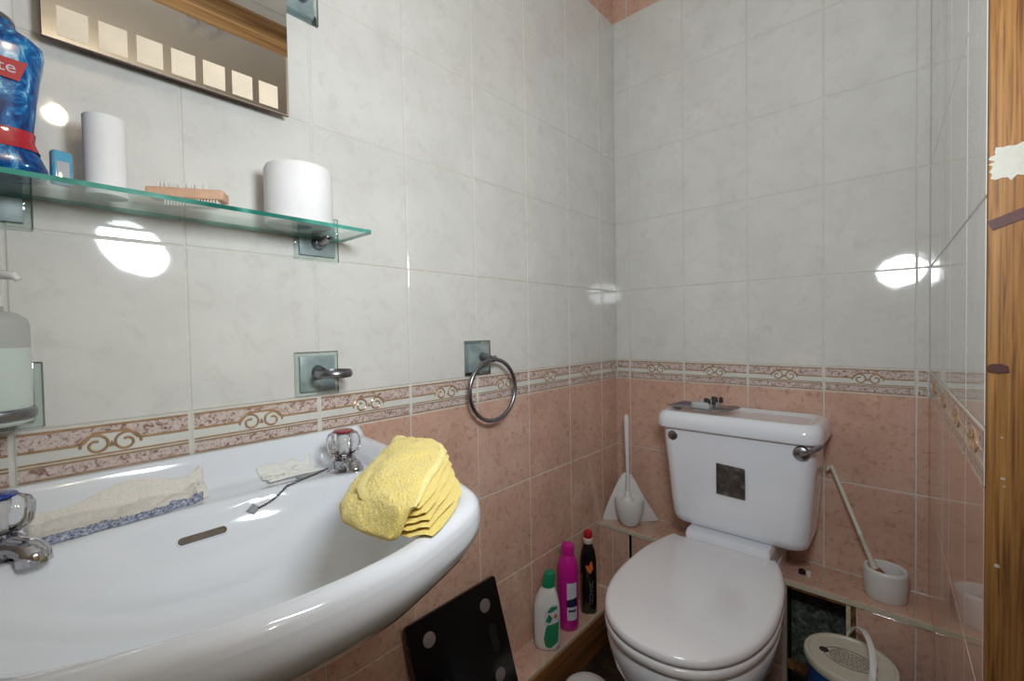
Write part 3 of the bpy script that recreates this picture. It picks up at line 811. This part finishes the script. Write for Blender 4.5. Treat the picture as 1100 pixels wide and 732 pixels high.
# flannel lying along the deck
fl = thing('flannel_cloth', 'long beige flannel with a frayed blue edge lying along the back of the basin', 'cloth')
mb = MB()
nu, nv = 90, 20; top = []
for i in range(nu+1):
    s = i/nu; y = -1.512+.187*s; row = []
    wdt0 = .024-.003*s+.002*math.sin(s*9); wdt1 = .098-.038*s**1.6+.003*math.sin(s*14)+.002*math.sin(s*31)
    if s > .88: wdt1 -= .010*(s-.88)/.12
    for j in range(nv+1):
        t = j/nv; x = wdt0+(wdt1-wdt0)*t
        e = math.sqrt(max(0, 1-(1-min(1, min(t, 1-t)*8))**2))*math.sqrt(max(0, 1-(1-min(1, min(s, 1-s)*22))**2))
        h = .008+.005*abs(noise.noise(Vector((s*7, t*2.2, 2))))+(.010*abs(noise.noise(Vector((s*26, t*5, 4))))+.004)*sstep(s, .84, .93)+.0018*noise.noise(Vector((s*60, t*16, 1)))
        row.append(Vector((x, y+.004*noise.noise(Vector((s*5, t*3, 8))), BZ(x, y)+.0006+h*e)))
    top.append(row)
vs = [p for r_ in top for p in r_]; base = len(vs)
vs2 = [Vector((p.x, p.y, BZ(p.x, p.y)+.0004)) for p in vs]
fsA, fsB = [], []
for i in range(nu):
    for j in range(nv):
        a = i*(nv+1)+j; f = [a, a+1, a+nv+2, a+nv+1]
        (fsB if j >= nv-1-int((6.5-4.5*i/nu)*(.35+1.3*abs(noise.noise(Vector((i*.17, 0, 3)))))) and i < nu*.95 else fsA).append(f)
mb.add(vs, fsA, 'flannel'); mb.add(vs, fsB, 'flannel_edge'); mb.build('flannel_sheet', fl, angle=80, fixn=False)
# white wipe
tag(fl.children[0]) if fl.children else None
def crumple(name, label, cat, x0, x1, y0, y1, amp, mat, sd, n=26, skew=.0):
    mb = MB(); vs = []
    for i in range(n+1):
        for j in range(n+1):
            s, t = i/n, j/n
            x = x0+(x1-x0)*s+.004*noise.noise(Vector((t*4, s*3, sd))); y = y0+(y1-y0)*t+skew*s+.005*noise.noise(Vector((s*4, t*3, sd+5)))
            e = min(1, min(s, 1-s, t, 1-t)*5+.15)
            h = amp*(abs(noise.noise(Vector((s*3.5+sd, t*3.5, 1))))+.6*abs(noise.noise(Vector((s*9, t*9, sd)))))*e
            vs.append((x, y, BZ(x, y)+.001+h))
    fs = [[i*(n+1)+j, i*(n+1)+j+1, (i+1)*(n+1)+j+1, (i+1)*(n+1)+j] for i in range(n) for j in range(n)]
    mb.add(vs, fs, mat); o = mb.build(name, None, angle=60, fixn=False)
    md = o.modifiers.new('s', 'SOLIDIFY'); md.thickness = .0007
    return tag(o, label, cat)
crumple('paper_wipe', 'crumpled white paper wipe lying behind the chain beside the hot tap', 'wipe', .026, .060, -1.252, -1.165, .012, 'paper_tissue', 2.3, skew=.008)
# plug chain
ch = thing('plug_chain', 'silver plug chain lying from the hot tap towards the bowl, small pendant at its end', 'chain')
mb = MB(); a0 = Vector((.0995, -1.262, 0)); b0 = Vector((.1047, -1.277, 0))
path = catmull([(.0803, -1.1580, 0), (.095, -1.188, 0), (.1025, -1.2126, 0), (.1061, -1.2472, 0), (.1047, -1.277, 0)], 12)
path = [Vector((p.x, p.y, BZ(p.x, p.y)+.0026+.004*(1-k/(len(path)-1))**4)) for k, p in enumerate(path)]
for k in range(len(path)-1):
    p = path[k]; d = (path[k+1]-p); ln = d.length; d.normalize()
    w_ = d.cross(Vector((0, 0, 1))).normalized(); u_ = w_.cross(d)
    if k % 2: w_, u_ = u_, w_
    mb.tube([p+d*(ln*.62*math.cos(2*PI*q/8))+w_*(.0014*math.sin(2*PI*q/8)) for q in range(8)], .0008, 'dark_metal', 5, closed=True)
mb.build('links', ch)
pe = Vector((b0.x, b0.y, BZ(b0.x, b0.y)+.003))
e_ = .002; gx = (BZ(pe.x+e_, pe.y)-BZ(pe.x-e_, pe.y))/(2*e_); gy = (BZ(pe.x, pe.y+e_)-BZ(pe.x, pe.y-e_))/(2*e_)
sn = Vector((-gx, -gy, 1)).normalized(); d = Vector((-.05, -1, 0)); d = (d-sn*d.dot(sn)).normalized(); w_ = sn.cross(d)
mb = MB(); poly = [(0, -.003), (.006, -.008), (.016, 0), (.006, .008), (0, .003)]
vs = [pe+d*a+w_*c+sn*h for h in (-.0012, .0016) for a, c in poly]
mb.add(vs, [[4, 3, 2, 1, 0], [5, 6, 7, 8, 9]]+[[k, (k+1) % 5, (k+1) % 5+5, k+5] for k in range(5)], 'dark_metal'); mb.build('pendant', ch)
mb = MB(); mb.box((.066, -1.206, BZ(.074, -1.19)+.0003), (.080, -1.182, BZ(.074, -1.19)+.0018), 'silver_foil', .0004)
tag(mb.build('metal_tag'), 'small grey metal tag lying beneath the chain beside the wipe', 'tag')

# ---------------------------------------------------------------- bathroom scale
LT = -.7250+H
sc = thing('bathroom_scale', 'black glass bathroom scale leaning against the pink tiles on the low ledge', 'scale')
bx, tx_, zt = .072, .019, -.452+H
zb = LT+.0005
Sv = Vector((tx_-bx, 0, zt-zb)); SL = Sv.length; Sv.normalize(); SN = Vector((-Sv.z*-1, 0, -Sv.x)); SN = Vector((Sv.z, 0, -Sv.x)); YV = Vector((0, 1, 0))
yr = -.690; Wd = .276
tilt = Vector((0, .0, 0))
def SP(u, v, h): # u to the left (-y), v up from the bottom, h outwards
    # slight rotation so that the top right corner sits a bit to the left of the bottom right
    return Vector((bx, yr, zb))-YV*(u+0.10*v*1.0-.020)+Sv*v+SN*h
SO = [(Wd/2+a, SL/2+c) for a, c in rrect(Wd/2, SL/2, .008, 4)]
mb = MB(); mb.loft([[SP(u, v, h) for u, v in SO] for h in (-.002, .0055)], 'scale_glass'); mb.build('glass_plate', sc)
mb = MB(); mb.loft([[SP(Wd/2+(u-Wd/2)*.86, SL/2+(v-SL/2)*.86, h) for u, v in SO] for h in (-.016, -.002)], 'black_plastic'); mb.build('base', sc)
for (u, v) in ((.052, SL-.055), (.052, .050), (Wd-.052, SL-.050), (Wd-.052, .050)):
    mb = MB(); mb.loft([[SP(u+r*math.cos(2*PI*k/32), v+r*math.sin(2*PI*k/32), h) for k in range(32)] for r, h in ((.0165, .0055), (.0165, .0068), (.015, .0072))], 'scale_pad'); mb.build('foot_pad', sc)
mb = MB(); mb.loft([[SP(.045+a, SL/2+c, h) for a, c in rrect(.012, .034, .009, 5)] for h in (.0055, .0059)], 'scale_display'); mb.build('display', sc)
mb = MB()
mb.tube([SP(.205+.006*math.cos(a), .115+.009*math.sin(a), .0058) for a in [k*.35 for k in range(14)]], .0007, 'scale_pad', 5); mb.tube([SP(.200, .100, .0058), SP(.211, .128, .0058)], .0007, 'scale_pad', 5); mb.build('emblem', sc)

# ---------------------------------------------------------------- cleaning bottles on the low ledge
def oval(w2, d2, z, n=32, p=2.5, cx=0, cy=0):
    out = []
    for k in range(n):
        a = 2*PI*k/n; c, s = math.cos(a), math.sin(a)
        out.append((cx+d2*math.copysign(abs(c)**(2/p), c), cy+w2*math.copysign(abs(s)**(2/p), s), z))
    return out
g1 = thing('toilet_cleaner_bottle', 'white cleaner bottle with a green cap and green label, nearest the scale', 'bottle', (.052, -.515, LT+.0005), -.98)
mb = MB(); mb.loft([oval(.030, .020, 0), oval(.035, .023, .004), oval(.037, .024, .02), oval(.038, .024, .07), oval(.0375, .024, .115), oval(.033, .0225, .140, cy=.001), oval(.024, .019, .163, cy=.003), oval(.0165, .0165, .177, cy=.005, p=2), oval(.015, .015, .181, cy=.005, p=2)], 'white_plastic'); mb.build('bottle_body', g1, angle=60)
mb = MB(); mb.loft([oval(.019, .019, .178, cy=.005, p=2), oval(.0185, .0185, .19, cy=.006, p=2), oval(.0165, .0165, .210, cy=.009, p=2), oval(.0155, .015, .216, cy=.010, p=2), oval(.012, .012, .218, cy=.010, p=2)], 'green_plastic'); mb.build('cap', g1)
def side_label(parent, name, mat, poly, w2, d2, off, cx=0, p=2.5):
    """a patch wrapped on the oval side that faces +x; poly in (y, z)"""
    mb = MB(); n = len(poly)
    def X_(y): return cx+d2*(max(0, 1-min(1, abs(y)/w2)**p))**(1/p)+off
    # subdivide polygon as vertical strips
    ys_ = [q[0] for q in poly]; y0, y1 = min(ys_), max(ys_); N = 14
    def span(y):
        zs = []
        for k in range(n):
            (a, b_), (c, d_) = poly[k], poly[(k+1) % n]
            if (a <= y <= c) or (c <= y <= a):
                if abs(a-c) < 1e-9: zs += [b_, d_]
                else: zs.append(b_+(d_-b_)*(y-a)/(c-a))
        return (min(zs), max(zs)) if zs else (0, 0)
    vs = []; fs = []
    for k in range(N+1):
        y = y0+(y1-y0)*(k/N)*.998+(y1-y0)*.001; lo, hi = span(y)
        vs += [(X_(y), y, lo), (X_(y), y, hi)]
    for k in range(N): fs.append([2*k, 2*k+2, 2*k+3, 2*k+1])
    mb.add(vs, fs, mat); return mb.build(name, parent, fixn=False)
side_label(g1, 'green_label', 'green_label', [(-.004, .014), (.010, .010), (.033, .028), (.035, .084), (.0, .074), (-.008, .036)], .038, .024, .0006)
side_label(g1, 'picture_label', 'label_white', [(-.006, .074), (.035, .086), (.034, .134), (.016, .134), (-.004, .110)], .038, .024, .0006)
side_label(g1, 'leaf_print', 'green_plastic', [(-.002, .086), (.010, .082), (.018, .096), (.008, .108)], .038, .024, .0010)
side_label(g1, 'leaf_print', 'green_label', [(.002, .112), (.014, .112), (.032, .122), (.031, .130), (.014, .128)], .038, .024, .0010)
side_label(g1, 'flower_print', 'label_flame', [(.020, .098), (.027, .094), (.031, .102), (.025, .110)], .038, .024, .0011)
g2 = thing('pink_cleaner_bottle', 'bright pink cleaner bottle with a pink cap between the white and the black bottle', 'bottle', (.050, -.405, LT+.0005), -.95)
g2.scale = (1.04, 1.04, 1.06)
mb = MB(); mb.loft([oval(.026, .024, 0, p=2), oval(.0295, .027, .004, p=2), oval(.030, .028, .03, p=2), oval(.029, .027, .10, p=2), oval(.0300, .028, .145, p=2), oval(.0305, .028, .165, p=2), oval(.0295, .027, .182, p=2), oval(.024, .023, .200, p=2), oval(.0175, .0175, .211, p=2), oval(.0165, .0165, .214, p=2)], 'pink_plastic'); mb.build('bottle_body', g2, angle=60)
mb = MB(); mb.lathe([(.0185, .213), (.019, .22), (.019, .233), (.017, .240), (.011, .244)], 'pink_plastic', n=30); mb.build('cap', g2)
side_label(g2, 'label', 'label_white', [(-.004, .034), (.024, .034), (.024, .140), (-.004, .140)], .030, .028, .0008, p=2)
side_label(g2, 'label_band', 'label_navy', [(-.006, .072), (.024, .072), (.024, .098), (-.006, .092)], .030, .028, .0013, p=2)
side_label(g2, 'label_band', 'ink', [(.0, .058), (.021, .058), (.021, .064), (.0, .064)], .030, .028, .0013, p=2)
g3 = thing('black_cleaner_bottle', 'slim black bottle with a red cap and vertical lettering, farthest from the scale', 'bottle', (.056, -.300, LT+.0005), -.92)
g3.scale = (1, 1, .99)
mb = MB(); mb.loft([oval(.022, .018, 0), oval(.0255, .021, .003), oval(.026, .021, .05), oval(.026, .021, .14), oval(.0255, .021, .175), oval(.022, .019, .198), oval(.016, .0155, .215, p=2), oval(.0125, .0125, .226, p=2)], 'black_plastic'); mb.build('bottle_body', g3, angle=60)
mb = MB(); mb.lathe([(.0135, .224), (.0155, .228), (.015, .240), (.012, .242)], 'cream_plastic', n=28); mb.build('collar', g3)
mb = MB(); mb.lathe([(.0125, .241), (.0145, .245), (.0145, .256), (.0125, .263), (.007, .266)], 'red_plastic', n=28); mb.build('cap', g3)
side_label(g3, 'gold_stripe', 'label_gold', [(-.0245, .02), (-.0215, .02), (-.0215, .13), (-.0245, .13)], .026, .021, .0007)
side_label(g3, 'flame_print', 'label_flame', [(-.006, .142), (.004, .132), (.014, .150), (.008, .176), (.0, .158), (-.012, .160)], .026, .021, .0008)
lettering('TECHNIC', .017, 'silver_foil', g3, (.0216, .007, .070), (PI/2, -PI/2, PI/2), sx=1.1)

# ---------------------------------------------------------------- brush sets, tub, bits on the back ledge
LB = LZ+.0008+H
fan = thing('corner_brush_holder', 'white fan-shaped toilet brush holder in the left back corner on the ledge', 'brush holder', (.0, .0, 0))
mb = MB()
A_ = Vector((.010, -.122)); B_ = Vector((.166, -.024)); dirp = (B_-A_).normalized(); nrmv = Vector((-dirp.y, dirp.x)); L0 = (B_-A_).length
def FP(u, z, d): # u along the base line, d outward (towards the camera side)
    p = A_+dirp*u-nrmv*d; return (p.x, p.y, LB+z)
poly = [(0, .0), (L0*.25, -.0), (L0*.5, 0), (L0*.75, 0), (L0, .006), (L0*.97, .022), (L0*.86, .052), (L0*.74, .086), (L0*.62, .125), (L0*.52, .150), (L0*.44, .155), (L0*.36, .150), (L0*.27, .125), (L0*.16, .086), (L0*.06, .045), (0, .015)]
poly = [(a, c*1.10) for a, c in poly]
poly = [(p.x, p.y) for p in catmull([(a, c, 0) for a, c in poly], 4, True)]
def fanring(d, s=1): return [FP(L0*.47+(u-L0*.47)*s, .07+(z-.07)*s, d-.010*math.sin(u/L0*PI)*0) for u, z in poly]
mb.loft([fanring(-.004, .99), fanring(-.005, 1), fanring(.0, 1), fanring(.001, .985)], 'white_plastic', angle if False else True, True)
mb.build('back_plate', fan, angle=50)
cc = A_+dirp*(L0*.47)-nrmv*.040
mb = MB(); rings = []
for ra, z in ((.010, .0), (.022, .002), (.032, .014), (.042, .040), (.0475, .068), (.0495, .094), (.048, .097), (.0455, .095), (.043, .068), (.030, .02), (.008, .012)):
    rings.append([(cc.x+dirp.x*ra*math.cos(2*PI*k/48)-nrmv.x*ra*.78*math.sin(2*PI*k/48), cc.y+dirp.y*ra*math.cos(2*PI*k/48)-nrmv.y*ra*.78*math.sin(2*PI*k/48), LB+z) for k in range(48)])
mb.loft(rings, 'white_plastic'); mb.build('cup', fan, angle=50)
tb = thing('toilet_brush', 'white toilet brush standing upright in the fan-shaped corner holder', 'toilet brush', (cc.x-.008, cc.y+.004, LB+.032))
hx, hy = .045-cc.x, -.045-cc.y
mb = MB(); mb.tube([(0, 0, .055), (0, .001, .12), (-.002, .003, .20), (-.004, .005, .25), (-.006, .007, .325), (-.0065, .008, .346), (-.0065, .008, .350)], [.0070, .0062, .0066, .0080, .0092, .0080, .004], 'white_plastic', 14)
mb.lathe([(.012, .066), (.010, .078), (.0055, .088)], 'white_plastic', n=20); mb.build('handle', tb)
mb = MB(); mb.lathe([(.008, 0), (.020, .01), (.021, .055), (.014, .066)], 'bristle', n=28); mb.build('brush_head', tb)
ph = thing('round_brush_holder', 'round white toilet brush pot at the right end of the tiled ledge', 'brush holder', (.782, -.072, LB))
ph.scale = (1, 1, 1.08)
mb = MB(); mb.lathe([(.0, 0), (.040, 0), (.0425, .003), (.0445, .04), (.045, .060), (.0445, .066), (.041, .0685), (.036, .067), (.0335, .060), (.033, .01), (0, .008)], 'white_plastic', n=52, caps=(False, False), sy=.98); mb.build('pot', ph, angle=50)
lb2 = thing('long_toilet_brush', 'toilet brush with a long thin white handle leaning from the pot to the cistern', 'toilet brush')
p0 = Vector((.762, -.080, -.432+H)); p1 = Vector((.669, -.045, -.198+H))
mb = MB(); dd = (p1-p0)
mb.tube([p0, p0+dd*.10, p0+dd*.3, p0+dd*.31, p0+dd*.34, p0+dd*.35, p0+dd*.97, p1, p1+Vector((-.006, 0, -.004)), p1+Vector((-.010, .0, -.012))], [.0085, .006, .0052, .0064, .0064, .0052, .0050, .0054, .005, .004], 'cream_plastic', 12); mb.build('handle', lb2)
mb = MB(); q0 = p0+Vector((.006, -.002, -.038)); mb.tube([q0, q0.lerp(p0, .35), q0.lerp(p0, .8), p0], [.014, .019, .019, .012], 'brown_bristle', 20); mb.build('brush_head', lb2)
tubp = thing('plastic_bucket', 'round blue tub with a printed cream lid and a white carrying handle on the floor', 'bucket', (.726, -.255, .0005), .30)
tubp.scale = (.98, .98, 1.19)
mb = MB(); mb.lathe([(.0, 0), (.072, 0), (.076, .004), (.084, .205), (.085, .212)], 'blue_tub', n=56, caps=(False, True)); mb.build('tub', tubp, angle=50)
mb = MB(); mb.lathe([(.089, .207), (.0905, .210), (.0905, .219), (.088, .222), (.082, .2225), (.079, .219), (.074, .2185), (0.0, .2185)], 'cream_plastic', n=64, caps=(True, False)); mb.build('lid', tubp, angle=40)
mb = MB(); hw = []
for k in range(25):
    a = PI*k/24; y = -.0905*math.cos(a); hw.append((.012+.022*math.sin(a), y*1.03, .204+.066*math.sin(a)**.8))
mb.tube(hw, .0062, 'white_plastic', 10, sq=.3, up=(0, 0, 1)); mb.build('carry_handle', tubp)
mb = MB(); mb.tube([(.050*math.cos(a), .034*math.sin(a), .2187) for a in [2*PI*k/60 for k in range(60)]], .0008, 'ink', 4, closed=True)
random.seed(3)
for k in range(11):
    y = -.025+.005*k; xw = .040*math.sqrt(max(0.01, 1-(y/.034)**2)); x = -xw
    while x < xw:
        l = random.uniform(.003, .011); mb.box((x, y-.0007, .2185), (min(x+l, xw), y+.0007, .2189), 'ink'); x += l+.0018
mb.lathe([(.010, 0), (.010, .0005)], 'ink', (-.050, .0, .2185), 20); mb.build('lid_print', tubp, rot=(0, 0, -.35))
wt = thing('white_pot', 'smooth round-topped white plastic pot on the floor in front of the low ledge', 'pot', (.212, -.556, .0005))
wt.scale = (1.15, 1.15, 1.12)
mb = MB(); mb.lathe([(.0, 0), (.048, 0), (.052, .004), (.054, .07), (.0545, .082), (.053, .090), (.046, .0965), (.032, .100), (.0, .1015)], 'white_plastic', n=52, caps=(False, False)); mb.build('pot_body', wt, angle=50)
# plastic cap on the ledge by the cistern
cp = thing('bolt_cap', 'tiny black and cream cap lying on the ledge under the right side of the cistern', 'cap', (.606, -.082, LB))
mb = MB(); mb.lathe([(.0085, 0), (.0085, .009), (.006, .011)], 'black_plastic', n=18); mb.build('black_base', cp)
mb = MB(); mb.lathe([(.007, 0), (.007, .010), (.003, .014)], 'cream_plastic', (.016, -.002, 0), 16); mb.build('cream_top', cp)
# blister pack on the cistern lid
bp = thing('toilet_block_pack', 'grey card blister pack with two clear domes lying on the cistern lid', 'packet', (.356, -.116, -.0765+H), -.12)
bp.scale = (1.45, 1.25, 1.7)
mb = MB(); mb.box((-.062, -.040, 0), (.062, .040, .0022), 'silver_foil', .0005)
for i, v in enumerate(mb.v):
    x, y, z = v; mb.v[i] = (x, y, z+.006*sstep(abs(x), .03, .06)+.004)
mb.build('card', bp)
mb = MB(); mb.box((-.058, -.020, .0095), (-.024, .036, .0125), 'navy_print', .0005); mb.build('printed_panel', bp)
for yo in (-.022, .016):
    mb = MB(); mb.box((-.012, yo-.014, .006), (.026, yo+.014, .022), 'dome_plastic', .005, 3); mb.build('clear_dome', bp)
    mb = MB()
    for k in range(3): mb.lathe([(.0035, .0), (.0045, .006), (.003, .010)], 'ink', (.014+.008*k, yo+(-.004 if k % 2 else .004), .0185), 12)
    mb.build('dark_stud', bp)
mb = MB(); mb.box((.040, -.038, .0105), (.060, .038, .0135), 'brushed_metal', .001); mb.build('folded_edge', bp)

# ---------------------------------------------------------------- hall bits and lamps
for k, (x, y) in enumerate(((1.50, -.987), (1.495, -.915))):
    mb = MB(); mb.box((x-.045, y-.022, 1.482+H), (x+.045, y+.022, 1.5+H), 'white_plastic', .003)
    mb.lathe([(.006, 1.478+H), (.006, 1.483+H)], 'white_plastic', (x, y, 0), 12)
    tag(mb.build('ceiling_box'), 'small white box on the hall ceiling seen in the mirror, the %s of two' % ('nearer' if k == 0 else 'farther'), 'ceiling box', 'white boxes on the hall ceiling')
hl = thing('hall_lamp', 'warm bare bulb hanging from the hall ceiling beyond the door', 'lamp', HALL_POS)
m = bpy.data.materials.new('warm_bulb'); m.use_nodes = True; MATS['warm_bulb'] = m
e_ = m.node_tree.nodes['Principled BSDF']; e_.inputs['Emission Color'].default_value = (1, .85, .64, 1); e_.inputs['Emission Strength'].default_value = HALL_W*16
mb = MB(); mb.lathe([(.0, -.05), (.02, -.046), (.034, -.03), (.038, -.01), (.03, .012), (.016, .03), (.013, .04)], 'warm_bulb', n=32, caps=(False, True)); mb.build('bulb', hl)
mb = MB(); mb.lathe([(.016, .038), (.018, .06), (.006, .065), (.003, .07), (.003, 1.5+H-HALL_POS.z-.012), (.04, 1.5+H-HALL_POS.z-.012), (.04, 1.5+H-HALL_POS.z)], 'white_plastic', n=24); mb.build('lampholder', hl)
bl = bpy.data.lights.new('flash_light', 'AREA'); bl.shape = 'ELLIPSE'; bl.size = .245; bl.size_y = .14; bl.energy = LAMP_W; bl.color = (.87, .94, 1)
bo = bpy.data.objects.new('flash_light', bl); COL.objects.link(bo); bo.location = LAMP_POS
q = LAMP_DIR.normalized().to_track_quat('-Z', 'Y'); bo.rotation_euler = q.to_euler()
fh = thing('flash_head', 'shallow oval white lamp head on an arm from the wall beside the door', 'lamp', LAMP_POS)
mb = MB(); n = 40; rings = []
for sx, sy, d in ((.124, .071, -.001), (.127, .074, -.001), (.127, .074, .010), (.09, .05, .022), (.02, .02, .026)):
    rings.append([q @ Vector((sx*math.cos(2*PI*k/n), sy*math.sin(2*PI*k/n), d)) for k in range(n)])
mb.loft(rings, 'white_plastic', False, True); mb.build('housing', fh)
st = q @ Vector((0, 0, .02)); mb = MB(); mb.tube([st, st+Vector((.03, -.03, .02)), st+Vector((.06, -.12, .04)), (.15, -.335, .05)], .008, 'white_plastic', 10); mb.build('stem', fh)
bl = bpy.data.lights.new('bounce_light', 'AREA'); bl.shape = 'DISK'; bl.size = .12; bl.energy = UP_W; bl.color = (.88, .94, 1)
bo = bpy.data.objects.new('bounce_light', bl); COL.objects.link(bo); bo.location = LAMP_POS+Vector((0, 0, .09)); bo.rotation_euler = (PI, 0, 0)
